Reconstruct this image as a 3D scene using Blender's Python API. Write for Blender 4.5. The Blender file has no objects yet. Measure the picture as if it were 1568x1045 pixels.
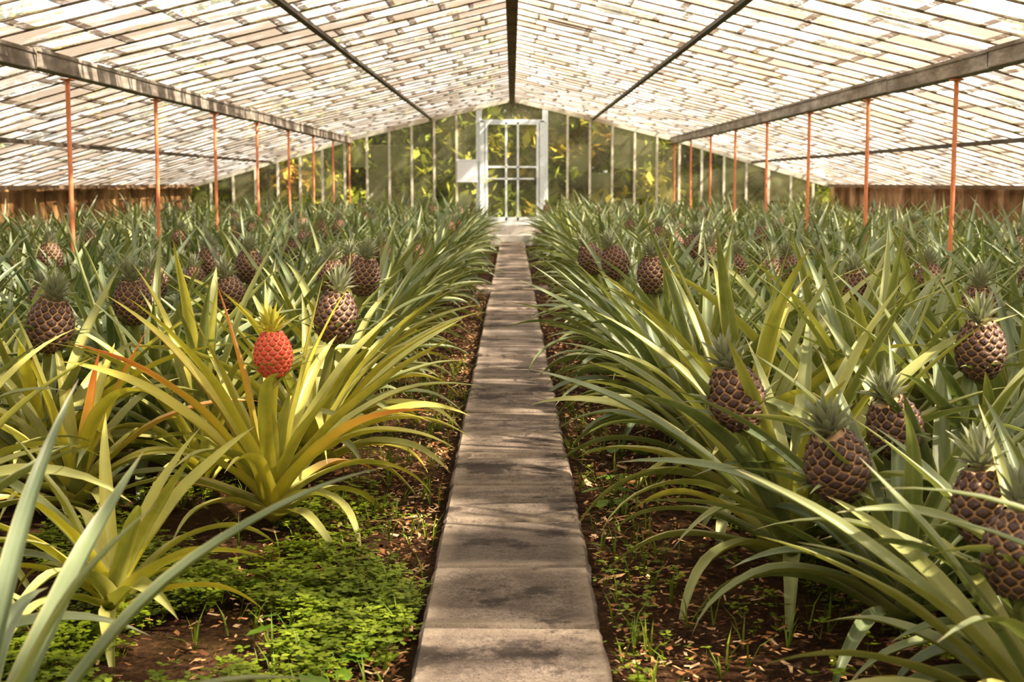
import bpy, math, random
from mathutils import Vector, Matrix
R = random.Random(7)
scene = bpy.context.scene
try:
    scene.view_settings.view_transform = 'Standard'
    scene.view_settings.look = 'Medium High Contrast'
except Exception as e:
    print('look', e)
SOIL = -0.06
ENDY = 26.9
FRONTY = -3.0

# ------------------------------------------------------------------ materials
def new_mat(name):
    m = bpy.data.materials.new(name); m.use_nodes = True
    nt = m.node_tree; nt.nodes.clear()
    out = nt.nodes.new('ShaderNodeOutputMaterial')
    return m, nt, out
def N(nt, typ, **kw):
    n = nt.nodes.new(typ)
    for k, v in kw.items(): setattr(n, k, v)
    return n
def setin(nt, sock, v):
    if isinstance(v, bpy.types.NodeSocket): nt.links.new(v, sock)
    elif isinstance(v, (tuple, list)) and len(v) == 3 and sock.type == 'RGBA': sock.default_value = (*v, 1)
    else: sock.default_value = v
def mix(nt, fac, a, b, blend='MIX'):
    n = N(nt, 'ShaderNodeMix', data_type='RGBA', blend_type=blend)
    setin(nt, n.inputs[0], fac); setin(nt, n.inputs[6], a); setin(nt, n.inputs[7], b)
    return n.outputs[2]
def math_(nt, op, a, b=0.0, clamp=False):
    n = N(nt, 'ShaderNodeMath', operation=op, use_clamp=clamp)
    setin(nt, n.inputs[0], a); setin(nt, n.inputs[1], b)
    return n.outputs[0]
def ramp(nt, fac, stops, interp='LINEAR'):
    n = N(nt, 'ShaderNodeValToRGB'); cr = n.color_ramp; cr.interpolation = interp
    while len(cr.elements) < len(stops): cr.elements.new(0.5)
    for e, (p, c) in zip(cr.elements, stops):
        e.position = p; e.color = (*c, 1) if len(c) == 3 else c
    setin(nt, n.inputs[0], fac); return n.outputs[0]
def maprange(nt, v, a, b, c=0.0, d=1.0):
    n = N(nt, 'ShaderNodeMapRange'); setin(nt, n.inputs[0], v)
    for i, x in enumerate((a, b, c, d)): n.inputs[i+1].default_value = x
    return n.outputs[0]
def noise(nt, scale, detail=4, rough=.55, stretch=(1, 1, 1), vec=None):
    tc = N(nt, 'ShaderNodeTexCoord'); mp = N(nt, 'ShaderNodeMapping')
    nt.links.new(vec or tc.outputs['Object'], mp.inputs[0]); mp.inputs['Scale'].default_value = stretch
    n = N(nt, 'ShaderNodeTexNoise'); n.inputs['Scale'].default_value = scale
    n.inputs['Detail'].default_value = detail; n.inputs['Roughness'].default_value = rough
    nt.links.new(mp.outputs[0], n.inputs['Vector']); return n.outputs['Fac']
def bsdf(nt, col, rough=.6, spec=.3, bump=None, bstr=.3, bdist=.01):
    p = N(nt, 'ShaderNodeBsdfPrincipled')
    setin(nt, p.inputs['Base Color'], col); setin(nt, p.inputs['Roughness'], rough)
    p.inputs['Specular IOR Level'].default_value = spec
    if bump is not None:
        b = N(nt, 'ShaderNodeBump'); b.inputs['Strength'].default_value = bstr; b.inputs['Distance'].default_value = bdist
        nt.links.new(bump, b.inputs['Height']); nt.links.new(b.outputs[0], p.inputs['Normal'])
    return p.outputs[0]
def attr(nt, name='lf'):
    a = N(nt, 'ShaderNodeAttribute', attribute_name=name)
    s = N(nt, 'ShaderNodeSeparateColor'); nt.links.new(a.outputs['Color'], s.inputs[0])
    return s.outputs[0], s.outputs[1], s.outputs[2], a.outputs['Alpha'], a.outputs['Color']
def mixsh(nt, fac, a, b):
    m = N(nt, 'ShaderNodeMixShader'); setin(nt, m.inputs[0], fac)
    nt.links.new(a, m.inputs[1]); nt.links.new(b, m.inputs[2]); return m.outputs[0]

def mat_leaf():
    m, nt, out = new_mat('pineapple_leaf')
    t, rnd, s, yel, _ = attr(nt)
    nz = noise(nt, 9, 3)
    st = noise(nt, 6, 2, stretch=(1, 1, 1))
    c = mix(nt, rnd, (.034, .076, .036), (.125, .185, .085))
    c = mix(nt, maprange(nt, nz, .38, .72, 0, .5), c, (.22, .27, .19))
    c = mix(nt, maprange(nt, t, .0, .28, .55, 0), c, (.50, .52, .25))
    yf = math_(nt, 'MULTIPLY', yel, maprange(nt, math_(nt, 'ADD', nz, rnd), .45, 1.5, .45, 1.35), True)
    c = mix(nt, yf, c, (.82, .72, .08))
    hot = math_(nt, 'MULTIPLY', maprange(nt, yel, .8, 1.0), maprange(nt, t, .25, .8))
    c = mix(nt, hot, c, (.88, .27, .08))
    c = mix(nt, maprange(nt, yel, 0, -1, 0, .75), c, (.33, .33, .27))
    c = mix(nt, maprange(nt, s, .25, .0, 0, .22), c, (.42, .48, .30))
    c = mix(nt, maprange(nt, s, .80, 1.0, 0, .45), c, (.58, .48, .20))
    c = mix(nt, maprange(nt, t, .93, 1.0, 0, .7), c, (.35, .20, .08))
    geo = N(nt, 'ShaderNodeNewGeometry')
    c = mix(nt, math_(nt, 'MULTIPLY', geo.outputs['Backfacing'], .30), c, (.34, .40, .30))
    bs = bsdf(nt, c, .36, .42, st, .15, .004)
    tr = N(nt, 'ShaderNodeBsdfTranslucent')
    nt.links.new(mix(nt, .4, c, (.40, .48, .05)), tr.inputs[0])
    nt.links.new(mixsh(nt, .22, bs, tr.outputs[0]), out.inputs[0]); return m
def mat_fruit():
    m, nt, out = new_mat('pineapple_fruit_skin')
    e, rnd, _, red, _ = attr(nt)
    dark = ramp(nt, e, [(0, (.70, .48, .27)), (.08, (.46, .29, .16)), (.20, (.085, .045, .036)), (.5, (.046, .027, .030)), (.8, (.13, .083, .080)), (1, (.40, .30, .26))])
    hot = ramp(nt, e, [(0, (.85, .50, .28)), (.2, (.58, .07, .04)), (.6, (.64, .06, .045)), (.85, (.80, .20, .12)), (1, (.90, .50, .32))])
    c = mix(nt, red, dark, hot)
    c = mix(nt, math_(nt, 'MULTIPLY', rnd, .16), c, (.36, .23, .17))
    nt.links.new(bsdf(nt, c, .5, .4, noise(nt, 90, 3), .3, .003), out.inputs[0]); return m
def mat_soil():
    m, nt, out = new_mat('soil')
    a = noise(nt, 2.2, 6, .65); b = noise(nt, 34, 5, .7); g = noise(nt, 1.1, 4)
    c = ramp(nt, b, [(.3, (.016, .009, .006)), (.55, (.065, .036, .020)), (.75, (.20, .12, .06))])
    c = mix(nt, maprange(nt, a, .42, .65, 0, .6), c, (.10, .054, .028))
    c = mix(nt, maprange(nt, g, .52, .62, 0, .2), c, (.05, .06, .012))
    nt.links.new(bsdf(nt, c, .95, .1, b, .9, .03), out.inputs[0]); return m
def mat_attrcol(name, rough=.8, spec=.15, transl=0, bs=None, dark=.45):
    m, nt, out = new_mat(name)
    _, _, _, _, col = attr(nt)
    nz = noise(nt, bs or 25, 5)
    c = mix(nt, maprange(nt, nz, .38, .62, dark, 0), col, mix(nt, 1.0, col, (.30, .25, .2), 'MULTIPLY'))
    s = bsdf(nt, c, rough, spec, nz, .4, .004)
    if transl:
        tr = N(nt, 'ShaderNodeBsdfTranslucent'); nt.links.new(c, tr.inputs[0])
        s = mixsh(nt, transl, s, tr.outputs[0])
    nt.links.new(s, out.inputs[0]); return m
def mat_concrete():
    m, nt, out = new_mat('concrete_slab')
    rnd, edge, _, _, _ = attr(nt)
    a = noise(nt, 7, 8, .75); b = noise(nt, 60, 6, .82); st = noise(nt, 2.9, 8, .70); pit = noise(nt, 170, 2, .6); st2 = noise(nt, 11, 5, .7)
    c = ramp(nt, a, [(.36, (.22, .172, .142)), (.5, (.36, .288, .236)), (.64, (.50, .415, .345))])
    c = mix(nt, maprange(nt, b, .46, .60, 0, .65), c, (.17, .135, .112))
    c = mix(nt, maprange(nt, pit, .57, .63, 0, .8), c, (.075, .060, .050))
    c = mix(nt, maprange(nt, rnd, .2, 1, 0, .65), c, (.18, .152, .135))
    c = mix(nt, math_(nt, 'MULTIPLY', edge, .45), c, (.62, .51, .40))
    c = mix(nt, maprange(nt, st2, .57, .66, 0, .5), c, (.13, .10, .085))
    c = mix(nt, maprange(nt, st, .53, .59, 0, .80), c, (.070, .056, .052))
    nt.links.new(bsdf(nt, c, .85, .2, b, 1.0, .016), out.inputs[0]); return m
def mat_wood(name, c1, c2, c3, sc=(1, 1, 1)):
    m, nt, out = new_mat(name)
    a = noise(nt, 5, 6, .7, sc); b = noise(nt, 1.3, 3)
    c = ramp(nt, a, [(.3, c1), (.52, c2), (.72, c3)])
    c = mix(nt, maprange(nt, b, .45, .65, 0, .5), c, c1)
    nt.links.new(bsdf(nt, c, .8, .2, a, .5, .01), out.inputs[0]); return m
def mat_paint(name, col, wear=(.35, .25, .15), w=.35, rough=.5):
    m, nt, out = new_mat(name)
    a = noise(nt, 14, 6, .7)
    c = mix(nt, maprange(nt, a, .52, .68, 0, w), col, wear)
    nt.links.new(bsdf(nt, c, rough, .3, a, .2, .003), out.inputs[0]); return m
def mat_roofglass():
    m, nt, out = new_mat('whitewashed_glass')
    rnd, v, u, _, _ = attr(nt)
    brush = noise(nt, 1.5, 5, .62, (1.0, 1.5, 1.0))
    fine = noise(nt, 9, 4, .7, (1.0, 1.6, 1.0))
    c = mix(nt, maprange(nt, fine, .38, .64), (.72, .715, .705), (.46, .43, .40))
    dirt = maprange(nt, math_(nt, 'ADD', brush, math_(nt, 'MULTIPLY', rnd, .28)), .60, .76, 0, .90)
    c = mix(nt, dirt, c, (.22, .175, .135))
    lap = math_(nt, 'MULTIPLY', maprange(nt, v, .84, .93), maprange(nt, fine, .36, .48))
    c = mix(nt, math_(nt, 'MULTIPLY', lap, .92), c, (.09, .065, .048))
    edge = math_(nt, 'MULTIPLY', maprange(nt, u, .90, 1.0), .65)
    c = mix(nt, edge, c, (.17, .13, .10))
    tr = N(nt, 'ShaderNodeBsdfTranslucent'); nt.links.new(c, tr.inputs[0])
    df = N(nt, 'ShaderNodeBsdfDiffuse'); nt.links.new(c, df.inputs[0])
    tp = N(nt, 'ShaderNodeBsdfTransparent'); tp.inputs[0].default_value = (1, .97, .92, 1)
    s = mixsh(nt, .12, tr.outputs[0], df.outputs[0])
    clear = noise(nt, 2.3, 3, .6, (.6, 1.9, 1.0), None)
    f = maprange(nt, clear, .45, .55, .02, .74)
    f = math_(nt, 'MULTIPLY', f, math_(nt, 'SUBTRACT', 1.0, math_(nt, 'MAXIMUM', dirt, lap), True))
    nt.links.new(mixsh(nt, f, s, tp.outputs[0]), out.inputs[0]); return m
def mat_glass():
    m, nt, out = new_mat('dusty_window_glass')
    rnd, _, _, _, _ = attr(nt)
    a = noise(nt, 1.6, 4)
    tp = N(nt, 'ShaderNodeBsdfTransparent'); tp.inputs[0].default_value = (.95, .95, .86, 1)
    gl = N(nt, 'ShaderNodeBsdfGlossy'); gl.inputs['Roughness'].default_value = .08; gl.inputs[0].default_value = (.7, .7, .7, 1)
    df = N(nt, 'ShaderNodeBsdfDiffuse'); df.inputs[0].default_value = (.56, .54, .36, 1)
    tl = N(nt, 'ShaderNodeBsdfTranslucent'); tl.inputs[0].default_value = (.56, .54, .34, 1)
    hz = mixsh(nt, .6, df.outputs[0], tl.outputs[0])
    s = mixsh(nt, maprange(nt, math_(nt, 'ADD', a, math_(nt, 'MULTIPLY', rnd, .5)), .45, 1.0, .08, .50), tp.outputs[0], hz)
    nt.links.new(mixsh(nt, .05, s, gl.outputs[0]), out.inputs[0]); return m

M_LEAF = mat_leaf(); M_FRUIT = mat_fruit(); M_SOIL = mat_soil(); M_CONC = mat_concrete()
M_CHIP = mat_attrcol('wood_chip'); M_WEED = mat_attrcol('weed_leaf', .5, .3, .3)
M_FOL = mat_attrcol('tree_foliage', .6, .2, .3, 3)
M_PLANK = mat_attrcol('stained_planks', .85, .15, 0, 2.2, .85)
M_BAR = mat_wood('weathered_bar_wood', (.10, .075, .055), (.24, .185, .135), (.40, .33, .25), (3, .5, 3))
M_BEAM = mat_wood('grey_beam_wood', (.18, .150, .128), (.35, .305, .265), (.54, .49, .44), (3, .6, 3))
M_RIDGE = mat_wood('ridge_brown', (.12, .08, .055), (.26, .18, .12), (.38, .28, .20), (2, .6, 2))
M_PURL = mat_paint('dark_purlin', (.085, .068, .055), (.2, .14, .1), .6)
M_ORANGE = mat_paint('orange_oxide_paint', (.76, .29, .15), (.38, .15, .08), .6)
M_WHITE = mat_paint('white_paint', (.76, .81, .84), (.5, .47, .40), .5)
M_MULL = mat_paint('cream_paint', (.60, .57, .48), (.30, .23, .15), .8)
M_SILL = mat_paint('pale_concrete', (.70, .66, .62), (.42, .35, .28), .6, .8)
M_PAPER = mat_paint('white_board', (.88, .90, .94), (.7, .7, .68), .2, .6)
M_ROOF = mat_roofglass(); M_GLASS = mat_glass()

# ------------------------------------------------------------------ mesh builder
class MB:
    def __init__(s): s.v = []; s.f = []; s.mi = []; s.a = []
    def add(s, verts, faces, at, mi=0):
        o = len(s.v); s.v.extend(verts)
        if isinstance(at, list): s.a.extend(at)
        else: s.a.extend([at]*len(verts))
        for f in faces: s.f.append(tuple(i+o for i in f)); s.mi.append(mi)
    def box(s, c, d, at=(0, 0, 0, 0), mi=0, mtx=None):
        x, y, z = (q/2 for q in d)
        vs = [Vector((sx*x, sy*y, sz*z)) for sx in (-1, 1) for sy in (-1, 1) for sz in (-1, 1)]
        if mtx: vs = [mtx @ q for q in vs]
        vs = [tuple(q+Vector(c)) for q in vs]
        s.add(vs, [(0, 1, 3, 2), (4, 6, 7, 5), (0, 4, 5, 1), (2, 3, 7, 6), (0, 2, 6, 4), (1, 5, 7, 3)], at, mi)
    def beam(s, p0, p1, w, h, at=(0, 0, 0, 0), mi=0):
        p0 = Vector(p0); p1 = Vector(p1); d = (p1-p0)
        sd = d.cross(Vector((0, 0, 1)))
        if sd.length < 1e-4: sd = Vector((1, 0, 0))
        sd.normalize(); up = sd.cross(d).normalized()
        vs = []
        for p in (p0, p1):
            for a, b in ((-1, -1), (1, -1), (1, 1), (-1, 1)): vs.append(tuple(p+sd*(a*w/2)+up*(b*h/2)))
        s.add(vs, [(0, 3, 2, 1), (4, 5, 6, 7), (0, 1, 5, 4), (1, 2, 6, 5), (2, 3, 7, 6), (3, 0, 4, 7)], at, mi)
    def tube(s, pts, rad, n=8, at=(0, 0, 0, 0), mi=0):
        vs = []; fs = []
        for i, p in enumerate(pts):
            p = Vector(p); q = Vector(pts[min(i+1, len(pts)-1)]) - Vector(pts[max(i-1, 0)]); q.normalize()
            a = q.cross(Vector((0.3, 1, 0.1))).normalized(); b = q.cross(a)
            r = rad[i] if isinstance(rad, list) else rad
            for k in range(n):
                th = 2*math.pi*k/n; vs.append(tuple(p+a*math.cos(th)*r+b*math.sin(th)*r))
        for i in range(len(pts)-1):
            for k in range(n): fs.append((i*n+k, i*n+(k+1) % n, (i+1)*n+(k+1) % n, (i+1)*n+k))
        s.add(vs, fs, at, mi)
    def mesh(s, name, mats, smooth=False):
        me = bpy.data.meshes.new(name); me.from_pydata(s.v, [], s.f)
        for m in mats: me.materials.append(m)
        if len(mats) > 1: me.polygons.foreach_set('material_index', s.mi)
        if smooth: me.polygons.foreach_set('use_smooth', [True]*len(s.f))
        at = me.attributes.new('lf', 'FLOAT_COLOR', 'POINT')
        at.data.foreach_set('color', [c for q in s.a for c in q])
        me.update(); return me
    def obj(s, name, mats, smooth=False, bevel=0, parent=None):
        o = bpy.data.objects.new(name, s.mesh(name, mats, smooth)); scene.collection.objects.link(o)
        if bevel:
            b = o.modifiers.new('bevel', 'BEVEL'); b.width = bevel; b.segments = 2; b.limit_method = 'ANGLE'
        if parent: o.parent = parent
        return o
def empty(name, loc=(0, 0, 0)):
    e = bpy.data.objects.new(name, None); e.location = loc; scene.collection.objects.link(e); e.empty_display_size = .2
    return e

# ------------------------------------------------------------------ pineapple plant
def leaf(mb, base, az, e0, droop, L, W, bend, rnd, yel, nseg=14, roll=0., M=None, pw=1.4, chan=.42):
    p = Vector(base); vs = []; at = []; fs = []
    cols = (-1, -.5, 0, .5, 1)
    for k in range(nseg+1):
        t = k/nseg
        e = e0-droop*t**pw; a = az+bend*t*t
        d = Vector((math.cos(e)*math.cos(a), math.cos(e)*math.sin(a), math.sin(e)))
        sd = Vector((-math.sin(a), math.cos(a), 0)); nr = d.cross(sd)
        rr = roll*t; sd2 = sd*math.cos(rr)+nr*math.sin(rr); nr2 = nr*math.cos(rr)-sd*math.sin(rr)
        w = W*.5*(1.15-.3*min(1, t/.25))*max(0.02, 1-max(0, (t-.35)/.65)**1.9)
        for s in cols:
            q = p+sd2*(s*w)+nr2*(chan*w*(s*s)*2*(1-.4*t)+math.sin(t*17+rnd*9)*w*.10*abs(s))
            if M: q = M @ q
            vs.append(tuple(q)); at.append((t, rnd, abs(s), yel))
        p = p+d*(L/nseg)
    for k in range(nseg):
        for j in range(4):
            a = k*5+j; fs.append((a, a+1, a+6, a+5))
    mb.add(vs, fs, at, 0)

def fruit(mb, M, s=1.0, red=0., rr=R, crown_yel=-1.0, crown=1.0):
    H = .156*s; RR = .067*s
    def prof(v): v = min(max(v, 0), 1); return RR*(max(0., math.sin(math.pi*(.08+.82*v))))**.50*(1.05-.12*v)
    rows, cols = 9, 12
    vs = []; fs = []; n = 20; m = 12
    for i in range(m+1):
        v = i/m; r = prof(v)*.99
        for k in range(n):
            th = 2*math.pi*k/n; vs.append(tuple(M @ Vector((r*math.cos(th), r*math.sin(th), (v-.5)*H))))
    for i in range(m):
        for k in range(n): fs.append((i*n+k, i*n+(k+1) % n, (i+1)*n+(k+1) % n, (i+1)*n+k))
    fs.append(tuple(range(n))[::-1]); fs.append(tuple(m*n+k for k in range(n)))
    mb.add(vs, fs, (0, .2, 0, red), 1)
    dth = 2*math.pi/cols; dv = 1/rows
    def P(th, v, up):
        ex = min(max(v, -.04), 1.04); r = prof(ex)+up
        return M @ Vector((r*math.cos(th), r*math.sin(th), (ex-.5)*H))
    hexp = [(0, .80), (.5, .20), (.5, -.20), (0, -.80), (-.5, -.20), (-.5, .20)]
    for i in range(rows+1):
        for k in range(cols):
            th = (k+.5*(i % 2))*dth; v = i*dv; rnd = rr.random()
            vs = []; at = []
            for sc, up, e in ((.99, .0, 0), (.87, .0015*s, .08), (.76, .0048*s, .25), (.34, .0068*s, .7)):
                for hx, hy in hexp:
                    vs.append(tuple(P(th+hx*sc*dth, v+hy*sc*dv, up))); at.append((e, rnd, 0, red))
            vs.append(tuple(P(th, v, .006*s))); at.append((.9, rnd, 0, red))
            fs = []
            for q in range(6):
                w = (q+1) % 6
                fs += [(q, q+6, w+6, w), (q+6, q+12, w+12, w+6), (q+12, q+18, w+18, w+12), (q+18, 24, w+18)]
            o = len(vs)
            vs += [tuple(P(th-.12*dth, v-.14*dv, .006*s)), tuple(P(th+.12*dth, v-.14*dv, .006*s)), tuple(P(th, v+.38*dv, .0125*s))]
            at += [(.7, rnd, 0, red), (.7, rnd, 0, red), (1, rnd, 0, red)]
            fs.append((o, o+1, o+2))
            mb.add(vs, fs, at, 1)
    nl = 28
    for i in range(nl):
        f = i/(nl-1); az = i*2.39996+rr.random()*.3
        Lc = (.042+.050*(1-abs(f-.30)))*s*crown*rr.uniform(.8, 1.15)
        leaf(mb, (0.010*math.cos(az)*s, .010*math.sin(az)*s, H*.47+.025*(1-f)*s), az, math.radians(86-56*f), math.radians(5+30*f), Lc, .022*s, 0,
             rr.uniform(.3, 1), crown_yel, 6, 0, M)

def plant(mb, rr, ox=0, oy=0, oz=SOIL, S=1.0, yel=.1, fr=None, emax=84, nl=34, red=0., fs_=1.0, hot=0, spread=1.0, crown_yel=-1.0, extra=(), wf=1.0, emin=30, crown=1.0):
    rot = rr.random()*6.28
    for i in range(nl):
        f = i/(nl-1); az = rot+i*2.39996+rr.uniform(-.25, .25)
        e0 = emax-(emax-emin)*f**1.05+rr.uniform(-6, 6)
        if fr is not None and e0 > 60:
            lf = math.atan2(fr[1]-oy, fr[0]-ox) if (abs(fr[0]-ox)+abs(fr[1]-oy)) > .05 else None
            if lf is not None and math.cos(az-lf) > .6: e0 -= 14
        L = (.72+.28*math.sin(math.pi*min(1, f*1.15+.12)))*rr.uniform(.80, 1.10)*S*spread
        dr = 10+88*f**.9+rr.uniform(-14, 18)
        if rr.random() < .14: dr += 35
        y = min(.78, max(0, yel*rr.uniform(.3, 1.7)+(.22 if f > .85 and rr.random() < .35 else 0)))
        if hot and i > 5 and (i % 6 == 3): y = 1.0
        br = .022
        leaf(mb, (ox+br*math.cos(az), oy+br*math.sin(az), oz+.03+.15*(1-f)*S), az, math.radians(e0), math.radians(dr), L, rr.uniform(.054, .072)*(.6+.4*S)*wf,
             rr.uniform(-.4, .4), rr.random(), y, 14, rr.uniform(-.8, .8))
    for (az, e0, dr, L, W, y) in extra:
        leaf(mb, (ox+.03*math.cos(math.radians(az)), oy+.03*math.sin(math.radians(az)), oz+.12), math.radians(az), math.radians(e0), math.radians(dr), L, W, 0, rr.random()*.6, y, 18, rr.uniform(-.3, .3), pw=1.2)
    if fr is not None:
        F = Vector(fr); B = Vector((ox, oy, oz+.12))
        lean = Vector((F.x-ox, F.y-oy, 0)); ax = (Vector((0, 0, 1))+lean*1.3+Vector((rr.uniform(-.12, .12), rr.uniform(-.12, .12), 0))).normalized()
        M = Matrix.Translation(F) @ Vector((0, 0, 1)).rotation_difference(ax).to_matrix().to_4x4() @ Matrix.Rotation(rr.random()*6, 4, 'Z')
        bot = F-ax*.070*fs_
        mid = (B+bot)/2+Vector((0, 0, .04))
        mb.tube([B, (B+mid)/2, mid, (mid+bot)/2-ax*.01, bot], [.02, .016, .013, .013, .018], 8, (.15, .5, .5, .2+.5*red), 0)
        fruit(mb, M, fs_, red, rr, crown_yel=crown_yel, crown=crown)
        for q in range(10):
            az = q*2.4; leaf(mb, (0, 0, -.075*fs_-.016*(q % 4)), az, math.radians(50), math.radians(50), .13*fs_+.07*rr.random(), .024, 0, .4, .15+.4*red, 6, 0, M)

near = [
 (-.80, 4.65, (-.775, 4.58, .545), .95, .86, dict(red=1.0, fs_=.88, hot=1, emax=68, crown_yel=.70, nl=30, crown=1.15,
   extra=[(178, 83, 10, .74, .066, 1.0), (4, 80, 4, .76, .050, .75), (-80, 66, 40, .48, .06, .7), (-60, 78, 25, .42, .055, .5), (168, 66, 30, .75, .060, 1.0), (-110, 50, 70, .62, .06, .75), (-20, 52, 80, .72, .06, .8)])),
 (-1.50, 4.80, None, .85, .70, dict(hot=1, emax=74, nl=22, extra=[(160, 76, 8, .58, .062, 1.0), (20, 72, 12, .60, .062, 1.0), (-30, 80, 6, .50, .055, 1.0)])),
 (-1.04, 3.62, None, .65, .56, dict(nl=22, emax=64)),
 (-.84, 2.05, None, .08, .78, dict(nl=10, emax=72, emin=55, extra=[(24, 66, 60, .92, .050, .05), (8, 58, 70, .62, .05, .2), (75, 80, 38, .80, .05, .05), (40, 36, 60, .62, .05, .3)])),
 (-1.36, 2.75, None, .12, .85, dict(nl=22)),
 (-1.66, 3.40, None, .3, .9, dict()),
 (-1.78, 4.15, None, .4, .84, dict()),
 (-1.72, 5.15, (-1.63, 5.0, .60), .45, .90, dict(fs_=1.15, emax=68)),
 (-1.46, 5.75, (-1.50, 5.6, .63), .15, .93, dict(fs_=1.05, emax=68)),
 (-.78, 5.45, (-.66, 5.3, .60), .65, .90, dict(fs_=1.15, emax=66)),
 (-1.17, 5.30, None, .5, .88, dict()),
 (-1.22, 6.55, (-1.28, 6.45, .59), .1, .93, dict(emax=68)),
 (-.80, 6.35, (-.65, 6.25, .69), .40, .92, dict(emax=68)),
 (-.98, 7.2, (-.90, 7.1, .63), .1, .93, dict(emax=68)),
 (-1.38, 7.5, (-1.36, 7.35, .67), .08, .95, dict(emax=68)),
 (.82, 4.08, (.615, 3.86, .515), .28, .92, dict(fs_=1.08, emax=70)),
 (1.00, 3.55, (.78, 3.36, .425), .12, .84, dict(fs_=1.08, emax=66)),
 (1.24, 4.00, (1.03, 3.78, .445), .12, .90, dict(fs_=1.05, emax=66)),
 (1.54, 4.45, (1.41, 4.25, .60), .12, .94, dict(fs_=1.05, emax=68)),
 (1.22, 3.02, (1.01, 2.96, .415), .10, .82, dict(fs_=1.05, emax=62)),
 (1.04, 2.60, (.965, 2.64, .40), .28, .76, dict(fs_=1.0, emax=54)),
 (1.30, 2.15, None, .08, .85, dict(nl=16, emax=70, extra=[(172, 72, 78, .95, .045, .1)])),
 (.80, 4.85, None, .36, .98, dict(emax=80)),
 (.76, 5.55, None, .15, .95, dict()),
 (.74, 6.45, (.63, 6.35, .69), .08, .93, dict(emax=66)),
 (.72, 7.35, (.53, 7.3, .69), .05, .93, dict(emax=66)),
 (.70, 8.05, (.44, 7.95, .67), .05, .93, dict(emax=66)),
 (1.22, 4.75, None, .25, .98, dict()),
 (1.62, 6.6, (1.56, 6.45, .62), .06, .93, dict(emax=66)),
 (1.25, 5.55, None, .25, .98, dict()),
]
for i, (x, y, fr, yel, S, kw) in enumerate(near):
    rr = random.Random(100+i); mb = MB()
    f2 = None if fr is None else (fr[0]-x, fr[1]-y, fr[2])
    plant(mb, rr, 0, 0, SOIL, S, yel, f2, **kw)
    o = mb.obj('pineapple_plant', [M_LEAF, M_FRUIT], True); o.location = (x, y, 0)

coll = bpy.data.collections.new('pineapple_plant_variants')
NV = 13
for i in range(NV):
    rr = random.Random(500+i); mb = MB()
    hasf = i in (0, 3, 8)
    plant(mb, rr, 0, 0, 0, .90 if hasf else .96, rr.uniform(.0, .18), (rr.uniform(-.08, .08), rr.uniform(-.10, .0), rr.uniform(.66, .78)) if hasf else None,
          emax=68 if hasf else 82, fs_=rr.uniform(.95, 1.08), nl=28, wf=1.05)
    o = bpy.data.objects.new('pineapple_plant_variant_%02d' % i, mb.mesh('pineapple_variant', [M_LEAF, M_FRUIT], True))
    coll.objects.link(o)
pts = []; rots = []; scl = []; idx = []
for side in (-1, 1):
    xr = .80; r = 0
    while xr < 5.75:
        y = -1.5+(.24 if r % 2 else 0)
        while y < ENDY-.5:
            px = side*xr+R.uniform(-.07, .07); py = y+R.uniform(-.07, .07); y += .50
            if py < 1.9 and abs(px) < 1.3: continue
            if py < 4.4 and abs(px) < 1.35: continue
            if py < 1.0 and abs(px) < 1.9: continue
            if any((px-n[0])**2+(py-n[1])**2 < .40**2 for n in near): continue
            if side < 0 and py < 5 and abs(px) < 2.0: continue
            if abs(abs(px)-3.0) < .1: px += .14
            pts.append((px, py, SOIL)); rots.append((R.uniform(-.12, .12), R.uniform(-.12, .12), R.random()*6.28))
            scl.append(R.uniform(.80, 1.02)); idx.append(R.randrange(NV))
        xr += .50; r += 1
me = bpy.data.meshes.new('pineapple_field'); me.from_pydata(pts, [], [])
a = me.attributes.new('rot', 'FLOAT_VECTOR', 'POINT'); a.data.foreach_set('vector', [c for q in rots for c in q])
a = me.attributes.new('scl', 'FLOAT', 'POINT'); a.data.foreach_set('value', scl)
a = me.attributes.new('idx', 'INT', 'POINT'); a.data.foreach_set('value', idx)
field = bpy.data.objects.new('pineapple_plant_field', me); scene.collection.objects.link(field)
ng = bpy.data.node_groups.new('plant_instancer', 'GeometryNodeTree')
ng.interface.new_socket('Geometry', in_out='INPUT', socket_type='NodeSocketGeometry')
ng.interface.new_socket('Geometry', in_out='OUTPUT', socket_type='NodeSocketGeometry')
gi = ng.nodes.new('NodeGroupInput'); go = ng.nodes.new('NodeGroupOutput')
ci = ng.nodes.new('GeometryNodeCollectionInfo'); ci.inputs['Collection'].default_value = coll
ci.inputs['Separate Children'].default_value = True; ci.inputs['Reset Children'].default_value = True
ip = ng.nodes.new('GeometryNodeInstanceOnPoints'); ip.inputs['Pick Instance'].default_value = True
def na(name, dt):
    n = ng.nodes.new('GeometryNodeInputNamedAttribute'); n.data_type = dt; n.inputs['Name'].default_value = name
    return [o for o in n.outputs if o.enabled and o.name == 'Attribute'][0]
ng.links.new(gi.outputs[0], ip.inputs['Points']); ng.links.new(ci.outputs[0], ip.inputs['Instance'])
ng.links.new(na('idx', 'INT'), ip.inputs['Instance Index']); ng.links.new(na('rot', 'FLOAT_VECTOR'), ip.inputs['Rotation'])
ng.links.new(na('scl', 'FLOAT'), ip.inputs['Scale']); ng.links.new(ip.outputs[0], go.inputs[0])
field.modifiers.new('instances', 'NODES').node_group = ng
print('field plants', len(pts))

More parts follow.
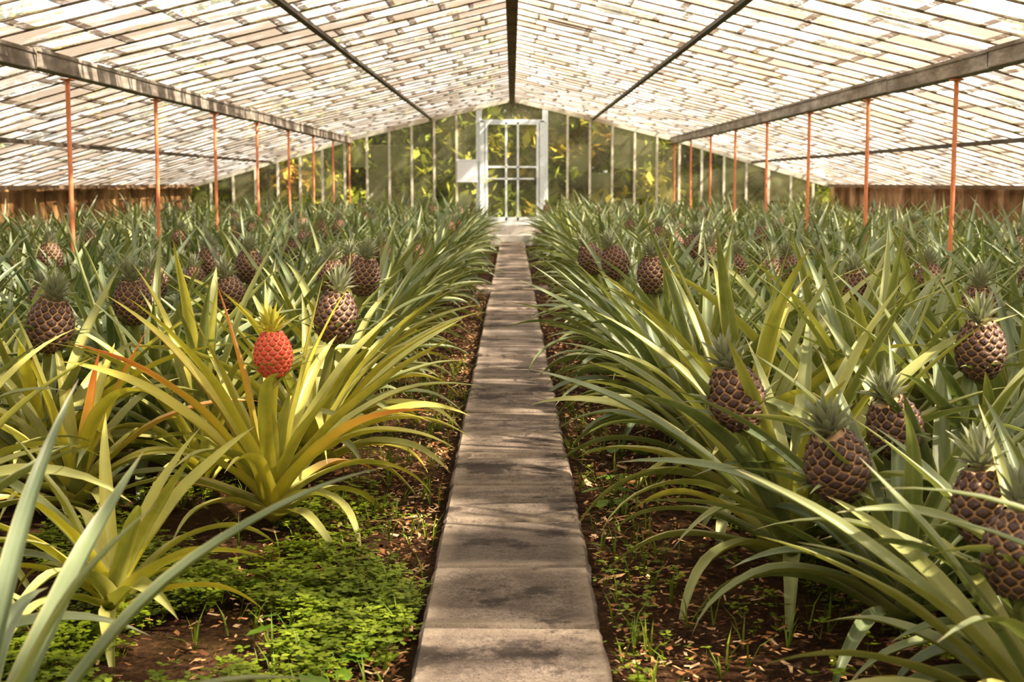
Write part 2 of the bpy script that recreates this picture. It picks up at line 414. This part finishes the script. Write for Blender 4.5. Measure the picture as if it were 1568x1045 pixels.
# ------------------------------------------------------------------ ground
mb = MB()
nx, ny = 120, 300
for j in range(ny+1):
    for i in range(nx+1):
        x = -6.3+12.6*i/nx; y = FRONTY-.3+(ENDY-FRONTY+.6)*j/ny
        z = SOIL+.012*math.sin(x*5+y*2.3)+.010*math.sin(y*7.1-x*3)+R.uniform(-.008, .008)
        if abs(x) < .36: z = min(z, SOIL-.0)
        mb.v.append((x, y, z)); mb.a.append((0, 0, 0, 0))
for j in range(ny):
    for i in range(nx):
        a0 = j*(nx+1)+i; mb.f.append((a0, a0+1, a0+nx+2, a0+nx+1)); mb.mi.append(0)
mb.obj('floor', [M_SOIL], True)
m, nt, out = new_mat('meadow')
c = ramp(nt, noise(nt, 1.5, 5), [(.35, (.06, .10, .02)), (.65, (.22, .26, .06))])
nt.links.new(bsdf(nt, c, .9, .1), out.inputs[0]); M_MEADOW = m
mb = MB(); mb.add([(-40, -30, -.12), (40, -30, -.12), (40, 70, -.12), (-40, 70, -.12)], [(0, 1, 2, 3)], (0, 0, 0, 0))
mb.obj('ground', [M_MEADOW])

# ------------------------------------------------------------------ slab path
mb = MB()
def slab(cx, cy, w, l, top, rz=0):
    nxs, nys = 10, 10; rnd = R.random(); vs = []; fs = []; at = []
    c, s = math.cos(rz), math.sin(rz)
    jit = [[R.uniform(-.0035, .0035) for _ in range(4)] for _ in range(nys+1)]
    tx, ty = R.uniform(-.010, .010), R.uniform(-.010, .010)
    for j in range(nys+1):
        for i in range(nxs+1):
            x = -w/2+w*(0 if i == 0 else 1 if i == nxs else .025+.95*(i-1)/(nxs-2)); y = -l/2+l*(0 if j == 0 else 1 if j == nys else .025+.95*(j-1)/(nys-2))
            if i == 0: x += jit[j][0]
            if i == nxs: x += jit[j][1]
            if j in (0, nys): y += R.uniform(-.003, .003)
            edge = i in (0, nxs) or j in (0, nys)
            e2 = i in (1, nxs-1) or j in (1, nys-1)
            z = top+tx*x+ty*y+R.uniform(-.001, .001)-(R.uniform(.010, .018) if edge else 0)
            if edge and i in (0, nxs) and j in (0, nys): z -= .006; x *= .985; y *= .985
            vs.append((cx+c*x-s*y, cy+s*x+c*y, z)); at.append((rnd, 1.0 if e2 and not edge else 0, 0, 0))
    for j in range(nys):
        for i in range(nxs):
            a0 = j*(nxs+1)+i; fs.append((a0, a0+1, a0+nxs+2, a0+nxs+1))
    ring = [i for i in range(nxs)]+[nxs+(nxs+1)*j for j in range(nys)]+[nys*(nxs+1)+nxs-i for i in range(nxs)]+[(nys-j)*(nxs+1) for j in range(nys)]
    o = len(vs)
    for q in ring: x, y, z = vs[q]; vs.append((x, y, SOIL-.05)); at.append((rnd, 0, 0, 0))
    for k in range(len(ring)):
        k2 = (k+1) % len(ring); fs.append((ring[k], o+k, o+k2, ring[k2]))
    mb.add(vs, fs, at)
y = -1.6
while y < 26.2:
    if not (14.55 < y+.28 < 15.15):
        slab(R.uniform(-.004, .004), y+.28, .452+R.uniform(-.006, .006), .547, R.uniform(-.004, .006), R.uniform(-.006, .006))
    y += .558
slab(0, 14.86, .78, .55, .012)
mb.obj('concrete_slab_path', [M_CONC], False)

# ------------------------------------------------------------------ mulch, weeds
mb = MB()
def scatter_chip(x, y, s, col):
    a = R.random()*6.28; l = s*R.uniform(.6, 1.4); w = s*R.uniform(.2, .5); tz = R.uniform(-.4, .4)
    d = Vector((math.cos(a), math.sin(a), tz))*l*.5; e = Vector((-math.sin(a), math.cos(a), R.uniform(-.5, .5)))*w*.5
    c = Vector((x, y, SOIL+.016+R.random()*.012))
    mb.add([tuple(c-d-e), tuple(c+d*.8-e*.7), tuple(c+d+e*.6), tuple(c-d*.6+e)], [(0, 1, 2, 3)], col)
pal = [(.42, .22, .10, 1), (.30, .14, .06, 1), (.52, .32, .17, 1), (.15, .07, .035, 1), (.60, .42, .26, 1), (.10, .05, .025, 1), (.08, .04, .02, 1)]
for i in range(24000):
    sd = -1 if R.random() < .58 else 1
    x = sd*(.25+abs(R.gauss(0, .32))); y = 2.2+R.random()**1.5*14
    if sd < 0 and y < 4.0 and R.random() < .3: continue
    scatter_chip(x, y, R.uniform(.010, .032), R.choice(pal))
for i in range(220):
    sd = R.choice((-1, 1)); scatter_chip(sd*R.uniform(.27, .8), R.uniform(4, 11), R.uniform(.045, .075), R.choice([pal[2], pal[4], pal[0]]))
mb.obj('wood_chip_mulch', [M_CHIP])

mb = MB()
def clover(x, y, sc=1.0):
    z0 = SOIL+.005
    for k in range(R.randint(3, 5)):
        a = R.random()*6.28; h = R.uniform(.015, .065)*sc; r = R.uniform(.0, .045)
        c = Vector((x+r*math.cos(a), y+r*math.sin(a), z0+h))
        g = R.random(); col = (.13+.18*g, .20+.19*g, .012+.02*g, 1)
        mb.add([(x-.001, y, z0), (x+.001, y, z0), tuple(c+Vector((.001, 0, 0)))], [(0, 1, 2)], col)
        rot = R.random()*6.28; s = R.uniform(.007, .014)*sc
        for q in range(3):
            b = rot+q*2.094; d = Vector((math.cos(b), math.sin(b), R.uniform(-.25, .35))); e = Vector((-math.sin(b), math.cos(b), 0))
            mb.add([tuple(c), tuple(c+d*s*.7-e*s*.6), tuple(c+d*s*1.5-e*s*.42), tuple(c+d*s*1.35), tuple(c+d*s*1.5+e*s*.42), tuple(c+d*s*.7+e*s*.6)],
                   [(0, 1, 2, 3), (0, 3, 4, 5)], col)
for i in range(5200):
    u = R.random()
    if u < .66: x = -R.uniform(.26, 1.5); y = R.triangular(2.4, 5.4, 3.5)
    elif u < .82: x = -R.uniform(.6, 3.2); y = R.uniform(4, 10)
    elif u < .89: x = R.uniform(.26, 1.2); y = R.triangular(2.4, 7.0, 3.4)
    else: x = R.uniform(.6, 3.2); y = R.uniform(3.5, 10)
    if math.sin(x*9+1.3*math.sin(y*3))+math.sin(y*6+x*4)+.8*math.sin(x*31)*math.sin(y*23) < (-.2 if x < 0 and y < 4.4 else .25) and u < .9: continue
    if abs(x) < .5 and y > 4.3 and R.random() < .6: continue
    clover(x, y, R.uniform(.7, 1.25))
for i in range(420):
    sd = R.choice((-1, -1, 1)); x = sd*(.25+abs(R.gauss(0, .3))); y = R.uniform(2.4, 9)
    for k in range(R.randint(2, 5)):
        a = R.random()*6.28; h = R.uniform(.04, .12); ln = R.uniform(.02, .09)
        g = R.random(); col = (.13+.13*g, .20+.14*g, .03, 1)
        e = Vector((-math.sin(a), math.cos(a), 0))*.0025; b = Vector((x, y, SOIL)); p1 = b+Vector((math.cos(a)*ln*.35, math.sin(a)*ln*.35, h*.65)); p2 = b+Vector((math.cos(a)*ln, math.sin(a)*ln, h))
        mb.add([tuple(b-e), tuple(b+e), tuple(p1+e), tuple(p1-e), tuple(p2)], [(0, 1, 2, 3), (3, 2, 4)], col)
mb.obj('clover_weeds', [M_WEED])
def broadweed(x, y, s, n=6):
    mb = MB()
    for k in range(n):
        a = k*2.4+R.random(); r = s*R.uniform(.3, .9); h = s*R.uniform(.5, 1.2)
        c = Vector((r*math.cos(a), r*math.sin(a), SOIL+h)); g = R.random()
        col = (.10+.07*g, .19+.09*g, .02, 1)
        mb.tube([(0, 0, SOIL), (c.x*.5, c.y*.5, SOIL+h*.7), tuple(c)], .0015, 4, col)
        d = Vector((math.cos(a), math.sin(a), -.25)); e = Vector((-math.sin(a), math.cos(a), .1))
        prof = [(0, 0), (.1, .45), (.45, .38), (.5, .75), (.8, .45), (1.15, .5), (1.5, 0), (1.15, -.5), (.8, -.45), (.5, -.75), (.45, -.38), (.1, -.45)]
        L = s*.62
        vs = [tuple(c+d*u*L+e*w*L+Vector((0, 0, abs(w)*.1*L))) for u, w in prof]
        vs.append(tuple(c+d*.6*L)); n0 = len(prof)
        mb.add(vs, [(i, (i+1) % n0, n0) for i in range(n0)], col)
    o = mb.obj('broadleaf_weed', [M_WEED]); o.location = (x, y, 0)
for x, y, s in [(-.55, 3.45, .08), (-.43, 3.25, .06), (.46, 5.9, .09), (.35, 4.95, .07), (-.66, 3.9, .07), (-.5, 2.95, .08), (.40, 5.35, .05)]:
    broadweed(x, y, s)

# ------------------------------------------------------------------ roof
def rz(x):
    x = abs(x)
    return 2.68-.243*x if x < 3 else 1.951-.292*(x-3)
step = .46
mb = MB(); mbb = MB()
ys = []; y = FRONTY
while y < ENDY+.1: ys.append(y); y += step
for side in (-1, 1):
    for yi, y in enumerate(ys):
        off = (.0, .17, .31, .09)[yi % 4]+R.uniform(-.05, .05)
        edges = [0.03]; x = off+.20
        while x < 6.05: edges.append(x); x += R.uniform(.36, .52)
        edges.append(6.12)
        for k in range(len(edges)-1):
            a, b = edges[k], edges[k+1]+.012
            rnd = R.random()
            vs = []; at = []; fs = []
            us = (0, .06, .5, .94, 1); qs = (0, .5, .80, .90, 1)
            for q in qs:
                x = a+(b-a)*q; z = rz(x)+.006*q
                for u in us:
                    vs.append((side*x, y+.008+(step-.016)*u, z)); at.append((rnd, 1.0 if q > .85 else 0, 1.0 if u in (0, 1) else 0, 1))
            for q in range(4):
                for u in range(4): a0 = q*5+u; fs.append((a0, a0+1, a0+6, a0+5))
            mb.add(vs, fs, at)
        for (x0, x1) in ((.0, 3.0), (3.0, 6.12)):
            j = R.uniform(-.006, .006)
            mbb.beam((side*x0, y+j, rz(x0)-.004), (side*x1, y+j, rz(x1)-.004), .022, .010)
mb.obj('ceiling', [M_ROOF])
mbb.obj('roof_glazing_bars', [M_BAR])
mb = MB(); mb.box((0, (ENDY+FRONTY)/2, 2.60), (.06, ENDY-FRONTY, .12)); mb.box((0, (ENDY+FRONTY)/2, 2.545), (.10, ENDY-FRONTY, .03)); mb.obj('ridge_beam', [M_RIDGE], bevel=.006)
for side in (-1, 1):
    mb = MB(); y = FRONTY
    while y < ENDY-.1:
        l = min(2.41, ENDY-y); jz = R.uniform(-.008, .008)
        mb.box((side*3.03, y+l/2, 1.870+jz), (.10, l+.03, .125)); mb.box((side*3.03-side*.045, y+l/2, 1.920+jz), (.03, l-.01, .03))
        y += 2.41
    mb.obj('main_roof_beam', [M_BEAM], bevel=.008)
    for X in (1.51, 4.5):
        mb = MB(); z = rz(X)-.04
        mb.box((side*X, (ENDY+FRONTY)/2, z), (.03, ENDY-FRONTY, .035)); mb.box((side*X, (ENDY+FRONTY)/2, z-.018), (.05, ENDY-FRONTY, .008))
        mb.obj('roof_purlin', [M_PURL])
    mb = MB(); mb.box((side*5.95, (ENDY+FRONTY)/2, 1.035), (.08, ENDY-FRONTY-.2, .05)); mb.obj('eave_plate', [M_RIDGE])
    for k in range(-4, 8):
        y = 9.83+2.41*k
        if y > ENDY-.1 or y < FRONTY+.2: continue
        mb = MB(); j = R.uniform(-.02, .02)
        mb.tube([(j, 0, SOIL-.02), (0, 0, 1.0), (0, 0, 1.79)], .016, 10)
        mb.box((0, 0, 1.793), (.07, .10, .012)); mb.box((j, 0, SOIL+.02), (.09, .09, .03))
        o = mb.obj('support_post', [M_ORANGE], True); o.location = (side*3.03, y, 0)
for (x, y, a) in ((.55, 13.2, -.05), (-.55, 18.5, .3), (.95, 9.5, .1), (-.95, 10.2, .15)):
    mb = MB(); mb.beam((x-.22, y-.03, rz(x-.22)-.03), (x+.22, y+a, rz(x+.22)-.03), .04, .012); mb.obj('loose_roof_board', [M_RIDGE])

# ------------------------------------------------------------------ side walls
for side, nm in ((-1, 'wall_left'), (1, 'wall_right')):
    mb = MB(); y = FRONTY
    while y < ENDY:
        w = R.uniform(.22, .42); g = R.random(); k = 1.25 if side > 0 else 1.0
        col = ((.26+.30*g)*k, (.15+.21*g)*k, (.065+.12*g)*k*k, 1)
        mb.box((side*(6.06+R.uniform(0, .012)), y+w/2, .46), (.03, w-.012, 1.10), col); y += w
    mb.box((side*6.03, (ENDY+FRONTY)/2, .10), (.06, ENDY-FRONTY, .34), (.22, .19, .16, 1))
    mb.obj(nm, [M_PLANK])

# ------------------------------------------------------------------ gable walls
def gable(Y, name):
    root = empty(name, (0, Y, 0))
    fr = MB(); gl = MB(); base = MB()
    xs = []
    x = .62
    while x < 5.95: xs.append(x); x += .42
    xs.append(6.0)
    for side in (-1, 1):
        for i, x in enumerate(xs):
            w = .045 if i else .11
            zt = rz(x)-.03
            if x < 6: fr.box((side*x, 0, (zt+.2)/2), (w, .05, zt-.2), mi=(0 if i == 0 else 1))
            if i+1 < len(xs):
                x2 = xs[i+1]; rows = [.22, .80+R.uniform(-.1, .1), 1.30+R.uniform(-.1, .1), 1.8, 3]
                for q in range(4):
                    z0 = rows[q]; za = min(rows[q+1], rz(x)-.04); zb = min(rows[q+1], rz(x2)-.04)
                    if za <= z0 or zb <= z0-.1: continue
                    gl.add([(side*x, .004*q, z0), (side*x2, .004*q, min(z0, zb)), (side*x2, .004*q, zb), (side*x, .004*q, za)], [(0, 1, 2, 3)], (R.random(), 0, 0, 1))
        fr.beam((0, 0, rz(0)-.05), (side*3, 0, rz(3)-.05), .06, .07, mi=1); fr.beam((side*3, 0, rz(3)-.05), (side*6.05, 0, rz(6.05)-.05), .06, .07, mi=1)
        base.box((side*(.6+5.45/2), .02, .06), (5.45, .14, .30))
        fr.box((side*(.6+5.4/2), 0, .225), (5.4, .07, .03), mi=1)
    gl.add([(-.6, 0, 2.24), (.6, 0, 2.24), (.6, 0, rz(.6)-.05), (0, 0, rz(0)-.05), (-.6, 0, rz(.6)-.05)], [(0, 1, 2, 3, 4)], (.3, 0, 0, 1))
    fr.obj(name+'_frame', [M_WHITE, M_MULL], bevel=.004, parent=root); gl.obj(name+'_panes', [M_GLASS], parent=root); base.obj(name+'_base', [M_SILL], parent=root)
gable(ENDY, 'wall_back'); gable(FRONTY, 'wall_front')
def door(Y, nm):
    root = empty(nm, (0, Y, 0)); f = MB(); g = MB(); h = MB()
    zb, zt = .31, 2.21
    for X in (-.56, .56): f.box((X, -.03, (zb+2.24)/2), (.085, .09, 2.24-zb))
    f.box((0, -.03, 2.235), (1.24, .09, .05)); f.box((0, -.03, zb+.03), (1.2, .09, .06))
    for X in (-.48, .48): f.box((X, -.05, (zb+zt)/2), (.05, .05, zt-zb))
    for X in (-.11, .11): f.box((X, -.05, (zb+zt)/2), (.04, .045, zt-zb))
    for Z, t in ((zb+.10, .07), (1.16, .03), (1.38, .035), (zt-.02, .05)): f.box((0, -.05, Z), (.96, .045, t))
    g.add([(-.5, -.045, zb), (.5, -.045, zb), (.5, -.045, zt), (-.5, -.045, zt)], [(0, 1, 2, 3)], (.25, 0, 0, 1))
    h.box((.44, -.09, 1.12), (.03, .02, .14)); h.tube([(.44, -.09, 1.12), (.44, -.13, 1.12), (.36, -.13, 1.12)], .008, 8)
    f.obj('door_frame_and_rails', [M_WHITE], bevel=.004, parent=root); g.obj('door_glass', [M_GLASS], parent=root); h.obj('door_handle', [M_PURL], parent=root)
door(ENDY, 'door_1')
door(FRONTY, 'door_2')
mb = MB(); mb.box((0, ENDY-.02, .12), (1.16, .30, .38)); mb.box((0, ENDY-.30, .02), (1.0, .34, .20)); mb.obj('door_step', [M_SILL], bevel=.015)
mb = MB(); mb.box((0, 0, 0), (.38, .012, .43)); mb.box((0, -.008, .2), (.40, .01, .03)); mb.box((0, -.008, -.2), (.40, .01, .03))
o = mb.obj('notice_board', [M_PAPER], bevel=.003); o.location = (-.84, ENDY-.05, 1.31)

# ------------------------------------------------------------------ trees outside
def tree(x, y, h, w, pal, n=3200, seed=0):
    r = random.Random(seed); mb = MB()
    mb.tube([(0, 0, -.12), (.1, 0, h*.4), (0, .1, h*.8)], [.14, .10, .04], 8, (.12, .08, .05, 1))
    cl = [(r.uniform(-w, w), r.uniform(-w*.4, w*.4), r.uniform(.05, 1)*h, r.uniform(.5, 1)*w*.6, r.choice(pal)) for _ in range(18)]
    for c in cl[:8]: mb.tube([(0, 0, h*.3), (c[0]*.5, c[1]*.5, (h*.3+c[2])/2+.1), (c[0], c[1], c[2])], [.05, .035, .015], 6, (.12, .08, .05, 1))
    for i in range(n):
        cx, cy, cz, cr, col = r.choice(cl)
        d = Vector((r.gauss(0, 1), r.gauss(0, 1), r.gauss(0, 1))).normalized()*cr*r.random()**.35
        p = Vector((cx, cy, cz))+Vector((d.x, d.y, d.z*.8))
        if p.z < -.1: continue
        a = Vector((r.gauss(0, 1), r.gauss(0, 1), r.gauss(0, 1))).normalized(); b = a.cross(Vector((.3, .2, 1))).normalized()
        s = r.uniform(.10, .22); g = r.uniform(.5, 1.3)
        mb.add([tuple(p-a*s), tuple(p-b*s*.5), tuple(p+a*s), tuple(p+b*s*.5)], [(0, 1, 2, 3)], (col[0]*g, col[1]*g, col[2]*g, 1))
    o = mb.obj('garden_tree', [M_FOL]); o.location = (x, y, 0)
green = [(.30, .36, .06), (.40, .44, .07), (.46, .46, .07), (.20, .24, .04)]
yel = [(.68, .53, .09), (.58, .50, .09), (.48, .45, .07), (.62, .40, .08)]
k = 0
for x in [v*1.4-8.6 for v in range(13)]:
    k += 1
    tree(x+R.uniform(-.3, .3), 31.0+R.uniform(-.5, .8), R.uniform(2.8, 3.6), 1.3, green+(yel if k % 2 else []) if x < 0 else yel+green[:2], 3600, k)
for x in [v*2.2-12 for v in range(12)]:
    k += 1; tree(x, 35+R.uniform(-1, 1), 5.2, 2.4, green+yel[:1], 4600, k)

# ------------------------------------------------------------------ light
w = bpy.data.worlds.new('sky'); scene.world = w; w.use_nodes = True
nt = w.node_tree; nt.nodes.clear(); out = nt.nodes.new('ShaderNodeOutputWorld'); bg = nt.nodes.new('ShaderNodeBackground')
tc = N(nt, 'ShaderNodeTexCoord'); sp = N(nt, 'ShaderNodeSeparateXYZ'); nt.links.new(tc.outputs['Generated'], sp.inputs[0])
c = ramp(nt, sp.outputs['Z'], [(0, (1.0, .95, .87)), (.35, (1, .97, .94)), (1, (.82, .91, 1.0))])
nt.links.new(c, bg.inputs[0]); bg.inputs[1].default_value = .85; nt.links.new(bg.outputs[0], out.inputs[0])
s = bpy.data.lights.new('sun', 'SUN'); s.energy = 16.0; s.angle = math.radians(1.8); s.color = (1, .885, .72)
so = bpy.data.objects.new('sun', s); scene.collection.objects.link(so); so.location = (10, -5, 15)
so.rotation_euler = Vector((-.62, .30, -.72)).to_track_quat('-Z', 'Y').to_euler()

cam = bpy.data.cameras.new('camera'); cam.lens = 50; cam.sensor_width = 36; cam.clip_end = 300; cam.clip_start = .05
cam.dof.use_dof = True; cam.dof.focus_distance = 4.9; cam.dof.aperture_fstop = 6.3
co = bpy.data.objects.new('camera', cam); scene.collection.objects.link(co)
co.location = (0, 0, 1.1); co.rotation_euler = (math.radians(90-6.38), 0, 0); scene.camera = co
